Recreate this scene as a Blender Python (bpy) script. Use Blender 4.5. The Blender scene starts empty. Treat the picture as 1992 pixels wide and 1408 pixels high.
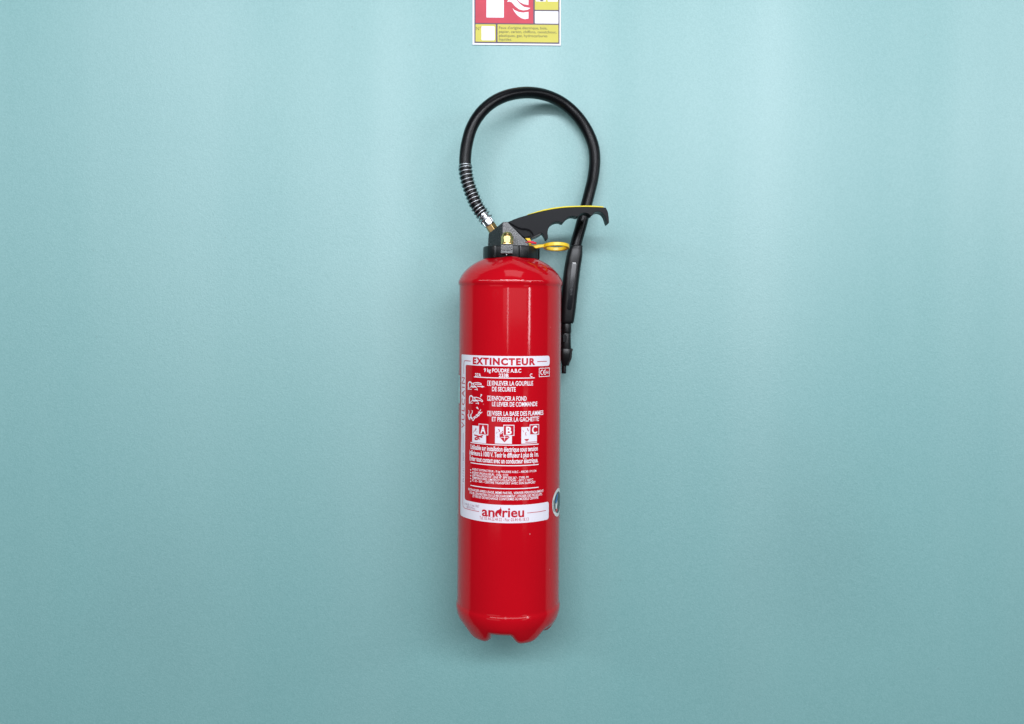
import bpy, bmesh, math, random
from mathutils import Vector, Matrix

random.seed(7)
sc = bpy.context.scene
COL = sc.collection
R2 = math.radians

# ------------------------------------------------------------------ camera
W_PX, F_PX, D = 1992.0, 1700.0, 1.45          # photo width, focal length in its pixels, camera to cylinder axis
U0, V0, ROLL = 996.0, 610.0, 0.0076           # where the level line of sight meets the photo; slight roll
S = D / F_PX                                  # metres per photo pixel at the cylinder axis
CX, CZ = 0.003, 1.35                          # the extinguisher's axis is x = 0, y = 0
cam = bpy.data.cameras.new('camera')
cam_o = bpy.data.objects.new('camera', cam)
COL.objects.link(cam_o)
cam.sensor_width = 36.0
cam.lens = 36.0 * F_PX / W_PX
cam.shift_y = (V0 - 704.0) / W_PX
cam.clip_start, cam.clip_end = 0.02, 100
cam_o.location = (CX, -D, CZ)
cam_o.rotation_euler = (R2(90), -ROLL, 0)
sc.camera = cam_o

# ------------------------------------------------------------------ light
sc.view_settings.view_transform = 'Standard'
sc.view_settings.look = 'None'
sc.view_settings.exposure = -0.06
sc.view_settings.gamma = 1.0
sc.world = bpy.data.worlds.new('World')
sc.world.use_nodes = True
bg = sc.world.node_tree.nodes['Background']
bg.inputs['Color'].default_value = (0.80, 0.88, 1.0, 1)
bg.inputs['Strength'].default_value = 0.04


def area(name, loc, target, sx, sy, radiance, color):
    """A rectangular lamp; its power is set from the brightness of its face."""
    l = bpy.data.lights.new(name, 'AREA')
    l.shape = 'RECTANGLE'
    l.size, l.size_y = sx, sy
    l.energy = radiance * math.pi * sx * sy
    l.color = color
    o = bpy.data.objects.new(name, l)
    COL.objects.link(o)
    o.location = loc
    d = Vector(target) - Vector(loc)
    o.rotation_euler = d.to_track_quat('-Z', 'Y').to_euler()
    return o


SKYC = (0.93, 0.965, 1.03)
# a long row of lamps in front of the wall: wide from side to side, narrow from top to bottom
area('overhead_light', (0.2, -3.6, 2.95), (0.0, 0.1, 1.4), 3.6, 0.42, 29, SKYC)
area('overhead_side_light', (-4.1, -3.2, 2.95), (-0.3, 0.1, 1.4), 4.4, 0.42, 9, SKYC)
area('overhead_side_light', (4.7, -3.2, 2.95), (0.3, 0.1, 1.4), 4.4, 0.42, 11, SKYC)
area('ceiling_light', (0.25, -1.05, 3.7), (0.25, -1.05, 0.0), 1.3, 1.0, 1.5, SKYC)
# bright sky through the window behind the photographer, with its sill and the gaps beside its frame
area('window_light', (0.35, -3.0, 2.05), (0.35, 0.0, 2.05), 5.4, 0.85, 3.7, SKYC)
area('window_sill_light', (0.75, -3.3, 1.48), (0.75, 0.0, 1.48), 3.3, 0.34, 0.60, SKYC)
area('window_gap_light', (3.05, -3.3, 1.45), (0, 0, 1.45), 0.24, 0.60, 15.0, SKYC)
area('window_slit_light', (-0.28, -3.28, 1.47), (-0.28, 0, 1.47), 0.08, 0.55, 8.0, SKYC)
area('floor_sheen_fill', (-2.0, -3.3, 0.50), (-0.4, 0, 0.50), 2.0, 0.8, 0.50, SKYC)  # added low panel, no window: imitates floor sheen on the tank, and fills
area('floor_sheen_fill', (2.35, -3.3, 0.50), (0.4, 0, 0.50), 0.7, 0.8, 0.80, SKYC)  # its narrower right-hand partner, also added for sheen and fill

# ------------------------------------------------------------------ geometry helpers


def unroll(u, v):
    du, dv = u - U0, v - V0
    c, s = math.cos(ROLL), math.sin(ROLL)
    return du * c + dv * s, -du * s + dv * c


def P(u, v, y=0.0):
    """The real-space point at depth y which the photograph shows at (u, v)."""
    a, b = unroll(u, v)
    t = D + y
    return Vector((CX + t * a / F_PX, y, CZ - t * b / F_PX))


RB = 0.0845                                    # radius of the red tank


def L(u, v):
    """Flat label coordinates (arc length, height) on the tank for a point of the photograph."""
    a, b = unroll(u, v)
    dx = a / F_PX
    A = dx * dx + 1
    B = 2 * (CX * dx - D)
    C = CX * CX + D * D - RB * RB
    q = max(B * B - 4 * A * C, 0)
    t = (-B - math.sqrt(q)) / (2 * A)
    x, y = CX + t * dx, -D + t
    return RB * math.atan2(x, -y), CZ - t * b / F_PX


def finish(name, bm, mat, parent=None, smooth=True, sharp=40, bevel=None, segs=2):
    me = bpy.data.meshes.new(name)
    bmesh.ops.recalc_face_normals(bm, faces=bm.faces)
    bm.to_mesh(me)
    bm.free()
    return link(name, me, mat, parent, smooth, sharp, bevel, segs)


def link(name, me, mat, parent=None, smooth=True, sharp=40, bevel=None, segs=2):
    me.materials.clear()
    me.materials.append(mat)
    if smooth:
        for p in me.polygons:
            p.use_smooth = True
        if sharp:
            me.set_sharp_from_angle(angle=R2(sharp))
    o = bpy.data.objects.new(name, me)
    COL.objects.link(o)
    if parent is not None:
        o.parent = parent
        o.matrix_parent_inverse = Matrix.Translation(-world_loc(parent))
    if bevel:
        m = o.modifiers.new('bevel', 'BEVEL')
        m.width, m.segments = bevel, segs
        m.limit_method = 'ANGLE'
        m.angle_limit = R2(38)
    return o


def world_loc(o):
    p = Vector((0, 0, 0))
    p += o.location
    if o.parent is not None:
        p = p + world_loc(o.parent) + o.matrix_parent_inverse.translation
    return p


def catmull(pts, n):
    pts = [Vector(p) for p in pts]
    ext = [2 * pts[0] - pts[1]] + pts + [2 * pts[-1] - pts[-2]]
    out = []
    for i in range(1, len(ext) - 2):
        p0, p1, p2, p3 = ext[i - 1:i + 3]
        for k in range(n):
            t = k / n
            out.append(0.5 * ((2 * p1) + (p2 - p0) * t + (2 * p0 - 5 * p1 + 4 * p2 - p3) * t * t
                              + (3 * p1 - p0 - 3 * p2 + p3) * t ** 3))
    out.append(pts[-1].copy())
    return out


def frames(pts):
    """Parallel-transport frames along a polyline."""
    n = len(pts)
    T = []
    for i in range(n):
        T.append((pts[min(i + 1, n - 1)] - pts[max(i - 1, 0)]).normalized())
    ref = Vector((0, 1, 0))
    if abs(T[0].dot(ref)) > 0.9:
        ref = Vector((1, 0, 0))
    N = (ref - T[0] * ref.dot(T[0])).normalized()
    out = []
    for t in T:
        N = (N - t * N.dot(t)).normalized()
        out.append((t, N, t.cross(N)))
    return out


def sweep(bm, pts, radii, seg=12, caps=True, uv=False):
    fr = frames(pts)
    if not hasattr(radii, '__len__'):
        radii = [radii] * len(pts)
    rings = []
    for p, r, (t, n, b) in zip(pts, radii, fr):
        rings.append([bm.verts.new(p + (n * math.cos(k * 2 * math.pi / seg) + b * math.sin(k * 2 * math.pi / seg)) * r)
                      for k in range(seg)])
    lay = bm.loops.layers.uv.verify() if uv else None
    dist = [0.0]
    for i in range(1, len(pts)):
        dist.append(dist[-1] + (pts[i] - pts[i - 1]).length)
    for i in range(len(pts) - 1):
        for k in range(seg):
            k2 = (k + 1) % seg
            f = bm.faces.new((rings[i][k], rings[i][k2], rings[i + 1][k2], rings[i + 1][k]))
            if uv:
                for lp, (uu, vv) in zip(f.loops, ((dist[i], k / seg), (dist[i], (k + 1) / seg),
                                                  (dist[i + 1], (k + 1) / seg), (dist[i + 1], k / seg))):
                    lp[lay].uv = (uu, vv)
    if caps:
        bm.faces.new(rings[0][::-1])
        bm.faces.new(rings[-1])
    return rings


def lathe(bm, prof, seg=64, centre=(0, 0), fn=None, cap_top=True, cap_bottom=True):
    """prof: (radius, z); fn(phi, r, z, i) may move the point."""
    rings = []
    for i, (r, z) in enumerate(prof):
        ring = []
        for k in range(seg):
            ph = 2 * math.pi * k / seg
            rr, zz = (r, z) if fn is None else fn(ph, r, z, i)
            ring.append(bm.verts.new((centre[0] + rr * math.sin(ph), centre[1] - rr * math.cos(ph), zz)))
        rings.append(ring)
    for i in range(len(prof) - 1):
        for k in range(seg):
            k2 = (k + 1) % seg
            bm.faces.new((rings[i][k], rings[i][k2], rings[i + 1][k2], rings[i + 1][k]))
    if cap_top:
        bm.faces.new(rings[0])
    if cap_bottom:
        bm.faces.new(rings[-1][::-1])
    return rings


def extrude_outline(bm, pts2, y0, y1):
    """Close outline of photo points, seen at depth y0, given thickness back to y1."""
    fr = [bm.verts.new(P(u, v, y0)) for u, v in pts2]
    bk = [bm.verts.new(Vector((q.co.x, y1, q.co.z))) for q in fr]
    n = len(fr)
    f1 = bm.faces.new(fr)
    f2 = bm.faces.new(bk[::-1])
    for i in range(n):
        j = (i + 1) % n
        bm.faces.new((fr[j], fr[i], bk[i], bk[j]))
    return f1, f2


def hull(bm, pts):
    vs = [bm.verts.new(p) for p in pts]
    r = bmesh.ops.convex_hull(bm, input=vs)
    junk = [g for g in r['geom_interior'] + r['geom_unused'] if isinstance(g, bmesh.types.BMVert)]
    if junk:
        bmesh.ops.delete(bm, geom=junk, context='VERTS')
    bmesh.ops.dissolve_limit(bm, angle_limit=R2(2), verts=bm.verts, edges=bm.edges)


def box(bm, x0, x1, y0, y1, z0, z1):
    hull(bm, [(x, y, z) for x in (x0, x1) for y in (y0, y1) for z in (z0, z1)])


def loft(bm, secs, seg=32, expo=2.6):
    """secs: (centre, half width in x, half depth in y); horizontal superellipse sections."""
    rings = []
    for c, hw, hd in secs:
        ring = []
        for k in range(seg):
            t = 2 * math.pi * k / seg
            ct, st = math.cos(t), math.sin(t)
            x = math.copysign(abs(ct) ** (2 / expo), ct) * hw
            y = math.copysign(abs(st) ** (2 / expo), st) * hd
            ring.append(bm.verts.new((c.x + x, c.y + y, c.z)))
        rings.append(ring)
    for i in range(len(rings) - 1):
        for k in range(seg):
            k2 = (k + 1) % seg
            bm.faces.new((rings[i][k], rings[i][k2], rings[i + 1][k2], rings[i + 1][k]))
    bm.faces.new(rings[0][::-1])
    bm.faces.new(rings[-1])


# ------------------------------------------------------------------ materials


def mat(name, color, rough=0.4, metal=0.0, coat=0.0, spec=0.5, vary=0.0, vary_scale=30.0, bump=0.0, bump_scale=300.0,
        rough_vary=0.0, coat_rough=0.05):
    m = bpy.data.materials.new(name)
    m.use_nodes = True
    nt = m.node_tree
    b = nt.nodes['Principled BSDF']
    b.inputs['Base Color'].default_value = (*color, 1)
    b.inputs['Roughness'].default_value = rough
    b.inputs['Metallic'].default_value = metal
    b.inputs['Specular IOR Level'].default_value = spec
    b.inputs['Coat Weight'].default_value = coat
    b.inputs['Coat Roughness'].default_value = coat_rough
    tc = nt.nodes.new('ShaderNodeTexCoord')
    if vary or rough_vary:
        nz = nt.nodes.new('ShaderNodeTexNoise')
        nz.inputs['Scale'].default_value = vary_scale
        nz.inputs['Detail'].default_value = 5
        nt.links.new(tc.outputs['Object'], nz.inputs['Vector'])
        if vary:
            mx = nt.nodes.new('ShaderNodeMix')
            mx.data_type = 'RGBA'
            mx.inputs[6].default_value = (*[c * (1 - vary) for c in color], 1)
            mx.inputs[7].default_value = (*[min(1, c * (1 + vary)) for c in color], 1)
            nt.links.new(nz.outputs['Fac'], mx.inputs[0])
            nt.links.new(mx.outputs[2], b.inputs['Base Color'])
        if rough_vary:
            mr = nt.nodes.new('ShaderNodeMapRange')
            mr.inputs['To Min'].default_value = max(0, rough - rough_vary)
            mr.inputs['To Max'].default_value = rough + rough_vary
            nt.links.new(nz.outputs['Fac'], mr.inputs['Value'])
            nt.links.new(mr.outputs['Result'], b.inputs['Roughness'])
    if bump:
        n2 = nt.nodes.new('ShaderNodeTexNoise')
        n2.inputs['Scale'].default_value = bump_scale
        n2.inputs['Detail'].default_value = 3
        nt.links.new(tc.outputs['Object'], n2.inputs['Vector'])
        bp = nt.nodes.new('ShaderNodeBump')
        bp.inputs['Strength'].default_value = bump
        bp.inputs['Distance'].default_value = 0.001
        nt.links.new(n2.outputs['Fac'], bp.inputs['Height'])
        nt.links.new(bp.outputs['Normal'], b.inputs['Normal'])
    return m


RED = (0.48, 0.0026, 0.009)
M_red = mat('red_paint', RED, 0.095, coat=0.0, spec=0.5, vary=0.05, vary_scale=14, bump=0.025, bump_scale=120, rough_vary=0.025)


def add_specks(m, scale, r, colour):
    nt = m.node_tree
    b = nt.nodes['Principled BSDF']
    src = b.inputs['Base Color'].links[0].from_socket
    tc = nt.nodes.new('ShaderNodeTexCoord')
    vo = nt.nodes.new('ShaderNodeTexVoronoi')
    vo.inputs['Scale'].default_value = scale
    nt.links.new(tc.outputs['Object'], vo.inputs['Vector'])
    mr = nt.nodes.new('ShaderNodeMapRange')
    mr.inputs['From Min'].default_value = r * 0.5
    mr.inputs['From Max'].default_value = r
    mr.inputs['To Min'].default_value = 0.55
    mr.inputs['To Max'].default_value = 0.0
    nt.links.new(vo.outputs['Distance'], mr.inputs['Value'])
    mx = nt.nodes.new('ShaderNodeMix')
    mx.data_type = 'RGBA'
    nt.links.new(mr.outputs['Result'], mx.inputs[0])
    nt.links.new(src, mx.inputs[6])
    mx.inputs[7].default_value = (*colour, 1)
    nt.links.new(mx.outputs[2], b.inputs['Base Color'])


add_specks(M_red, 26, 0.035, (0.75, 0.30, 0.30))
M_black = mat('black_plastic', (0.005, 0.0054, 0.006), 0.34, spec=0.36, bump=0.12, bump_scale=900, rough_vary=0.06, vary=0.2)
M_handle = mat('handle_plastic', (0.006, 0.0064, 0.008), 0.36, spec=0.13, bump=0.05, bump_scale=900, rough_vary=0.09, vary=0.2, vary_scale=60)
M_block = mat('cast_black_metal', (0.008, 0.0084, 0.0095), 0.29, spec=1.0, bump=0.3, bump_scale=1500, rough_vary=0.08, vary=0.3, vary_scale=200)
M_gloss = mat('glossy_black_plastic', (0.006, 0.0065, 0.0075), 0.22, spec=0.5)
M_deep = mat('gap_shade_black', (0.004, 0.004, 0.005), 0.8, spec=0.12)  # near-black colour that stands for shade in the lever gap
M_yellow = mat('yellow_plastic', (0.86, 0.56, 0.012), 0.32, spec=0.5, vary=0.05)
M_yellow2 = mat('yellow_pad', (0.80, 0.66, 0.02), 0.4)
M_seal = mat('red_seal_plastic', (0.70, 0.02, 0.05), 0.3)
M_brass = mat('brass', (0.72, 0.50, 0.20), 0.24, metal=1.0, vary=0.12, vary_scale=120, rough_vary=0.08)
M_brass2 = mat('dull_brass', (0.62, 0.40, 0.17), 0.38, metal=1.0, vary=0.15, vary_scale=200)
M_chrome = mat('zinc_steel', (0.74, 0.75, 0.77), 0.26, metal=1.0, vary=0.08, vary_scale=150, rough_vary=0.06)
M_wire = mat('spring_steel', (0.52, 0.55, 0.57), 0.36, metal=1.0)
M_white = mat('label_white', (0.77, 0.735, 0.80), 0.30, spec=0.4)
M_print = mat('label_red_print', (0.50, 0.006, 0.02), 0.32, spec=0.4)
M_ink = mat('white_ink', (0.82, 0.82, 0.87), 0.32, spec=0.4)
M_grey_ink = mat('grey_red_ink', (0.22, 0.05, 0.10), 0.4, spec=0.3)


def hose_material():
    m = mat('black_rubber', (0.004, 0.0042, 0.005), 0.25, spec=0.22)
    nt = m.node_tree
    b = nt.nodes['Principled BSDF']
    tc = nt.nodes.new('ShaderNodeTexCoord')
    mp = nt.nodes.new('ShaderNodeMapping')
    mp.inputs['Scale'].default_value = (620, 26, 1)
    mp.inputs['Rotation'].default_value = (0, 0, 0)
    br = nt.nodes.new('ShaderNodeTexWave')
    br.wave_type = 'BANDS'
    br.bands_direction = 'DIAGONAL'
    br.inputs['Scale'].default_value = 0.5
    br.inputs['Distortion'].default_value = 0.6
    bp = nt.nodes.new('ShaderNodeBump')
    bp.inputs['Strength'].default_value = 0.22
    bp.inputs['Distance'].default_value = 0.0004
    nt.links.new(tc.outputs['UV'], mp.inputs['Vector'])
    nt.links.new(mp.outputs['Vector'], br.inputs['Vector'])
    nt.links.new(br.outputs['Fac'], bp.inputs['Height'])
    nt.links.new(bp.outputs['Normal'], b.inputs['Normal'])
    return m


M_rubber = hose_material()


def wall_material():
    m = bpy.data.materials.new('teal_wall_paint')
    m.use_nodes = True
    nt = m.node_tree
    nd, ln = nt.nodes, nt.links
    b = nd['Principled BSDF']
    b.inputs['Roughness'].default_value = 0.50
    b.inputs['Specular IOR Level'].default_value = 1.0
    tc = nd.new('ShaderNodeTexCoord')

    def noise(scale, detail=4, vec=None, rough=0.55):
        n = nd.new('ShaderNodeTexNoise')
        n.inputs['Scale'].default_value = scale
        n.inputs['Detail'].default_value = detail
        n.inputs['Roughness'].default_value = rough
        ln.new(vec if vec is not None else tc.outputs['Object'], n.inputs['Vector'])
        return n.outputs['Fac']

    def mixc(fac, c0, c1):
        x = nd.new('ShaderNodeMix')
        x.data_type = 'RGBA'
        for sck, c in ((6, c0), (7, c1)):
            if isinstance(c, tuple):
                x.inputs[sck].default_value = (*c, 1)
            else:
                ln.new(c, x.inputs[sck])
        if isinstance(fac, float):
            x.inputs[0].default_value = fac
        else:
            ln.new(fac, x.inputs[0])
        return x.outputs[2]

    def ramp(v, a, b_, lo=0.0, hi=1.0):
        r = nd.new('ShaderNodeMapRange')
        r.inputs['From Min'].default_value = a
        r.inputs['From Max'].default_value = b_
        r.inputs['To Min'].default_value = lo
        r.inputs['To Max'].default_value = hi
        ln.new(v, r.inputs['Value'])
        return r.outputs['Result']

    # paint: vertical roller streaks, soft uneven patches, fine stipple
    st = nd.new('ShaderNodeMapping')
    st.inputs['Scale'].default_value = (1.0, 1.0, 0.05)
    ln.new(tc.outputs['Object'], st.inputs['Vector'])
    streak = ramp(noise(6.5, 3, st.outputs['Vector']), 0.35, 0.65)
    patch = ramp(noise(2.2, 3), 0.3, 0.7)
    grain = ramp(noise(420, 2), 0.3, 0.7)
    c = mixc(streak, WALL_A, WALL_B)
    c = mixc(ramp(patch, 0, 1, 0.0, 0.45), c, WALL_C)
    # the roller left vertical bands with more and with less gloss
    sheen = nd.new('ShaderNodeMath')
    sheen.operation = 'ADD'
    ln.new(ramp(noise(3.6, 2, st.outputs['Vector']), 0.35, 0.65, 0.76, 1.42), sheen.inputs[0])
    ln.new(ramp(noise(1.6, 2), 0.3, 0.7, -0.12, 0.10), sheen.inputs[1])
    ln.new(sheen.outputs[0], b.inputs['Specular IOR Level'])

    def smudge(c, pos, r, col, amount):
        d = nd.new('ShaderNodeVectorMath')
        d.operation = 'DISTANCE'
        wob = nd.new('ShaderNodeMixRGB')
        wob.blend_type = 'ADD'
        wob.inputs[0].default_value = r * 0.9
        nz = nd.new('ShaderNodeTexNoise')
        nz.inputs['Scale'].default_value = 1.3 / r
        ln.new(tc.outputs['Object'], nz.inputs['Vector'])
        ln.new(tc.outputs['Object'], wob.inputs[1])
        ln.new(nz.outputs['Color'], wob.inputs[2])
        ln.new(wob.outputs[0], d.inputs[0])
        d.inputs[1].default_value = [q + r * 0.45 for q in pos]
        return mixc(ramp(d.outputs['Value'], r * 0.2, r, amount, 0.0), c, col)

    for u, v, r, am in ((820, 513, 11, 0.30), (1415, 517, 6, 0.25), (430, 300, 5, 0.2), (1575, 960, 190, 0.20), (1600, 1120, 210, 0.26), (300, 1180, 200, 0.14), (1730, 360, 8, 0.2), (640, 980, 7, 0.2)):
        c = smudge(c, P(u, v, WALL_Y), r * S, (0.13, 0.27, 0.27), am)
    c = mixc(ramp(grain, 0, 1, 0.0, 0.22), c, (0.34, 0.58, 0.58))
    # tiny dark specks in the paint
    vo = nd.new('ShaderNodeTexVoronoi')
    vo.inputs['Scale'].default_value = 17
    ln.new(tc.outputs['Object'], vo.inputs['Vector'])
    speck = ramp(vo.outputs['Distance'], 0.015, 0.035, 0.35, 0.0)
    c = mixc(speck, c, (0.12, 0.20, 0.20))
    ln.new(c, b.inputs['Base Color'])
    # stipple relief
    h = nd.new('ShaderNodeMath')
    h.operation = 'ADD'
    ln.new(noise(520, 3, None, 0.6), h.inputs[0])
    h2 = nd.new('ShaderNodeMath')
    h2.operation = 'MULTIPLY'
    h2.inputs[1].default_value = 1.3
    ln.new(noise(260, 2), h2.inputs[0])
    ln.new(h2.outputs[0], h.inputs[1])
    bp = nd.new('ShaderNodeBump')
    bp.inputs['Strength'].default_value = 0.27
    bp.inputs['Distance'].default_value = 0.0006
    ln.new(h.outputs[0], bp.inputs['Height'])
    ln.new(bp.outputs['Normal'], b.inputs['Normal'])
    return m


WALL_Y = 0.113
WALL_A = (0.166, 0.360, 0.352)
WALL_B = (0.180, 0.374, 0.365)
WALL_C = (0.158, 0.350, 0.352)

# ------------------------------------------------------------------ the wall
bm = bmesh.new()
box(bm, -7.0, 7.0, WALL_Y, WALL_Y + 0.2, -0.6, 3.9)
wall = finish('wall', bm, wall_material(), smooth=False)
wall['kind'] = 'structure'
wall['label'] = 'plain teal painted wall with fine stippled surface behind the extinguisher'

# ------------------------------------------------------------------ the extinguisher
ext = bpy.data.objects.new('fire_extinguisher', None)
COL.objects.link(ext)
Z_FOOT = CZ - (1228 - V0) * S
ext.location = (0, 0, Z_FOOT)
ext['label'] = 'red powder fire extinguisher hung on teal wall, with looped black hose'
ext['category'] = 'fire extinguisher'


def zz(v):
    return CZ - (v - V0) * S


# tank: shoulder, weld beads, straight wall, petal foot
prof = [(40, 499), (51, 503), (58, 506.3), (66, 510.2), (74, 514.9), (81, 520.2), (87.4, 526.2), (92.4, 532.2), (96.2, 538), (98.6, 543),
        (99.9, 545.5), (100.9, 548), (101.1, 551), (100.7, 554), (99.5, 556), (99.05, 558), (99.0, 564)]
for k in range(1, 12):
    prof.append((99.0, 564 + (1162 - 564) * k / 11))
prof += [(99.1, 1166), (99.9, 1168), (100.6, 1170.5), (100.8, 1175), (100.2, 1180), (99.6, 1183)]
n_side = len(prof)
foot = [(98.5, 1188), (96, 1194), (93, 1201), (89.5, 1208), (85.5, 1215), (82.4, 1220), (78, 1224), (72.5, 1226.4), (66, 1226.4),
        (60.5, 1222.6), (56, 1218), (52, 1212.5), (46, 1208), (36, 1206), (18, 1205)]
vall = [(98.6, 1188), (96.6, 1193), (94.2, 1198), (91.2, 1201), (87.2, 1204.4), (82.2, 1206.4), (77, 1207), (72, 1206.6), (66, 1205.4),
        (60, 1203.5), (55, 1203), (50, 1202.5), (45, 1202), (36, 1202), (18, 1202)]
prof += foot


def tank_fn(ph, r, v, i):
    if i >= n_side:
        k = i - n_side
        fr, fv = foot[k]
        vr, vv = vall[k]
        c = math.cos(5 * (ph - R2(27.5)))
        w = 0.5 + 0.5 * c
        w = max(0.0, (w - 0.24) / 0.76)
        w = 1.12 * w * w / (w + 0.12)
        w = 1 - (1 - w) ** 2.4
        r, v = vr + (fr - vr) * w, vv + (fv - vv) * w
    elif v < 540:
        a = (ph + math.pi) % (2 * math.pi) - math.pi
        rad = math.exp(-((r - 64) / 15) ** 2)
        v -= 4.6 * math.exp(-(a / 0.30) ** 2) * rad               # boss under the lug
        v += 2.4 * math.exp(-((abs(a) - 0.70) / 0.26) ** 2) * rad   # the two hollows beside it
    return r * RB / 99.0, zz(v)


bm = bmesh.new()
lathe(bm, prof, 200, fn=tank_fn)
tank = finish('tank', bm, M_red, ext, sharp=None)

# collar ring with grip lobes
bm = bmesh.new()
rc = 53.5 * S


def collar_fn(ph, r, z, i):
    g = 0.0
    for c0 in (28, 100, 172, 244, 316):
        d = abs((ph - R2(c0) + math.pi) % (2 * math.pi) - math.pi)
        if d < R2(9.5):
            g = 1.0
        elif d < R2(11.5):
            g = (R2(11.5) - d) / R2(2)
    return r + (0.0026 * g if 1 <= i <= 6 else 0), z


lathe(bm, [(40 * S, zz(480.5)), (rc - .002, zz(480.5)), (rc - .0005, zz(481.6)), (rc, zz(484)), (rc, zz(492)), (rc, zz(501)),
           (rc - .0006, zz(503.6)), (rc - .002, zz(504.8)), (40 * S, zz(504.8))], 240, fn=collar_fn)
collar = finish('collar', bm, M_black, ext, sharp=30)

# valve body: faceted block
bm = bmesh.new()
yf, yb = -0.030, 0.026
pts = []
for u, v in ((977.7, 432.5), (979.5, 431.3), (987.4, 431.3), (1023.6, 467.6), (1029.4, 478.6), (1029.4, 482), (977.7, 482)):
    p = P(u, v, yf)
    pts += [p, Vector((p.x, yb, p.z))]
for u, v in ((950.5, 454.2), (949, 482)):
    p = P(u, v, -0.006)
    pts += [p, Vector((p.x, 0.010, p.z))]
hull(bm, pts)
block = finish('valve_block', bm, M_block, ext, sharp=20, bevel=0.0006)

# lug at the front of the block, moulded line on it, cap nut on top
bm = bmesh.new()
q0, q1 = P(973.9, 474.6, -0.060), P(998.2, 493.2, -0.060)
box(bm, q0.x, q1.x, -0.060, -0.024, q1.z, q0.z)
lug = finish('lug', bm, M_block, ext, smooth=True, sharp=30, bevel=0.0007)
bm = bmesh.new()
arc = [P(974.8 + 22 * t, 485.2 + 1.5 * math.sin(math.pi * min(1, t * 1.05)), -0.0601) for t in [k / 14 for k in range(15)]]
sweep(bm, arc, 0.00035, 6)
finish('mould_line', bm, M_gloss, lug)
bm = bmesh.new()
xn = P(985.2, 494, -0.048).x
lathe(bm, [(0.0016, zz(495)), (0.0016, zz(500))], 12, (xn, -0.050))
sweep(bm, [Vector((xn, -0.0570, zz(494.6))), Vector((xn, -0.0515, zz(494.6)))], 0.0016, 12)
finish('screw', bm, M_chrome, lug)

cn = P(986.6, 465, -0.050)


def nut_z(v):
    return P(986.6, v, -0.050).z


bm = bmesh.new()
k = 12.3 * 0.000824
lathe(bm, [(k * 0.9, nut_z(475.2)), (k, nut_z(474.8)), (k, nut_z(472.6)), (k * 0.97, nut_z(472.0)), (k * .8, nut_z(472.0))], 40, (cn.x, cn.y))
nut = finish('cap_nut', bm, M_brass, ext, sharp=35)
bm = bmesh.new()
hexr = 12.1 * 0.000824
zt, zb = nut_z(459.6), nut_z(472.1)
top = [bm.verts.new((cn.x + hexr * math.sin(R2(30 + 60 * i)), cn.y - hexr * math.cos(R2(30 + 60 * i)), zt)) for i in range(6)]
bot = [bm.verts.new((v.co.x, v.co.y, zb)) for v in top]
bm.faces.new(top)
bm.faces.new(bot[::-1])
for i in range(6):
    bm.faces.new((top[i], top[(i + 1) % 6], bot[(i + 1) % 6], bot[i]))
finish('hexagon', bm, M_brass, nut, sharp=20, bevel=0.0005)
bm = bmesh.new()
dome = [(0.9 * hexr, nut_z(460.2)), (0.88 * hexr, nut_z(458.8))]
for i in range(1, 9):
    t = i / 8 * math.pi / 2
    dome.append((max(0.83 * hexr * math.cos(t), 0.0002), nut_z(458.6 - 8.2 * math.sin(t))))
lathe(bm, dome[::-1], 40, (cn.x, cn.y))
finish('dome', bm, M_brass, nut, sharp=45)

# hose connection: brass hexagon, crimped ferrule
yh = 0.001
A0, A1, A2, A3 = P(965, 455.5, yh), P(953.4, 437.6, yh), P(944.8, 424.4, yh), P(937.2, 412.8, yh)


def prism(bm, p0, p1, r, n, rot=0.0, taper=1.0):
    t = (p1 - p0).normalized()
    a = Vector((0, 1, 0))
    a = (a - t * a.dot(t)).normalized()
    b = t.cross(a)
    r0 = [bm.verts.new(p0 + (a * math.cos(rot + 2 * math.pi * k / n) + b * math.sin(rot + 2 * math.pi * k / n)) * r) for k in range(n)]
    r1 = [bm.verts.new(p1 + (a * math.cos(rot + 2 * math.pi * k / n) + b * math.sin(rot + 2 * math.pi * k / n)) * r * taper) for k in range(n)]
    bm.faces.new(r0[::-1])
    bm.faces.new(r1)
    for k in range(n):
        bm.faces.new((r0[k], r0[(k + 1) % n], r1[(k + 1) % n], r1[k]))


bm = bmesh.new()
prism(bm, A0, A1, 10.4 * S, 6, R2(12))
finish('brass_fitting', bm, M_brass2, ext, sharp=20, bevel=0.0005)
bm = bmesh.new()
sweep(bm, [A1, A1.lerp(A2, .06), A1.lerp(A2, .94), A2, A2.lerp(A3, .05), A2.lerp(A3, .9), A3],
      [10.2 * S, 11.0 * S, 11.0 * S, 10.4 * S, 10.5 * S, 10.7 * S, 10.0 * S], 40)
ferrule = finish('ferrule', bm, M_chrome, ext, sharp=40)
t = (A2 - A1).normalized()
a = Vector((0, 1, 0))
a = (a - t * a.dot(t)).normalized()
b_ = t.cross(a)
for k in range(8):
    ang = 2 * math.pi * k / 8 + 0.3
    d = a * math.cos(ang) + b_ * math.sin(ang)
    e = t.cross(d)
    bm = bmesh.new()
    vs = []
    for tt in (0.10, 0.88):
        c = A1.lerp(A2, tt)
        for sx in (-1, 1):
            for rr, hw in ((10.2, 3.4), (11.75, 2.9)):
                vs.append(c + d * rr * S + e * sx * hw * S)
    hull(bm, vs)
    finish('crimp', bm, M_chrome, ferrule, sharp=30, bevel=0.0004)

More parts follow.
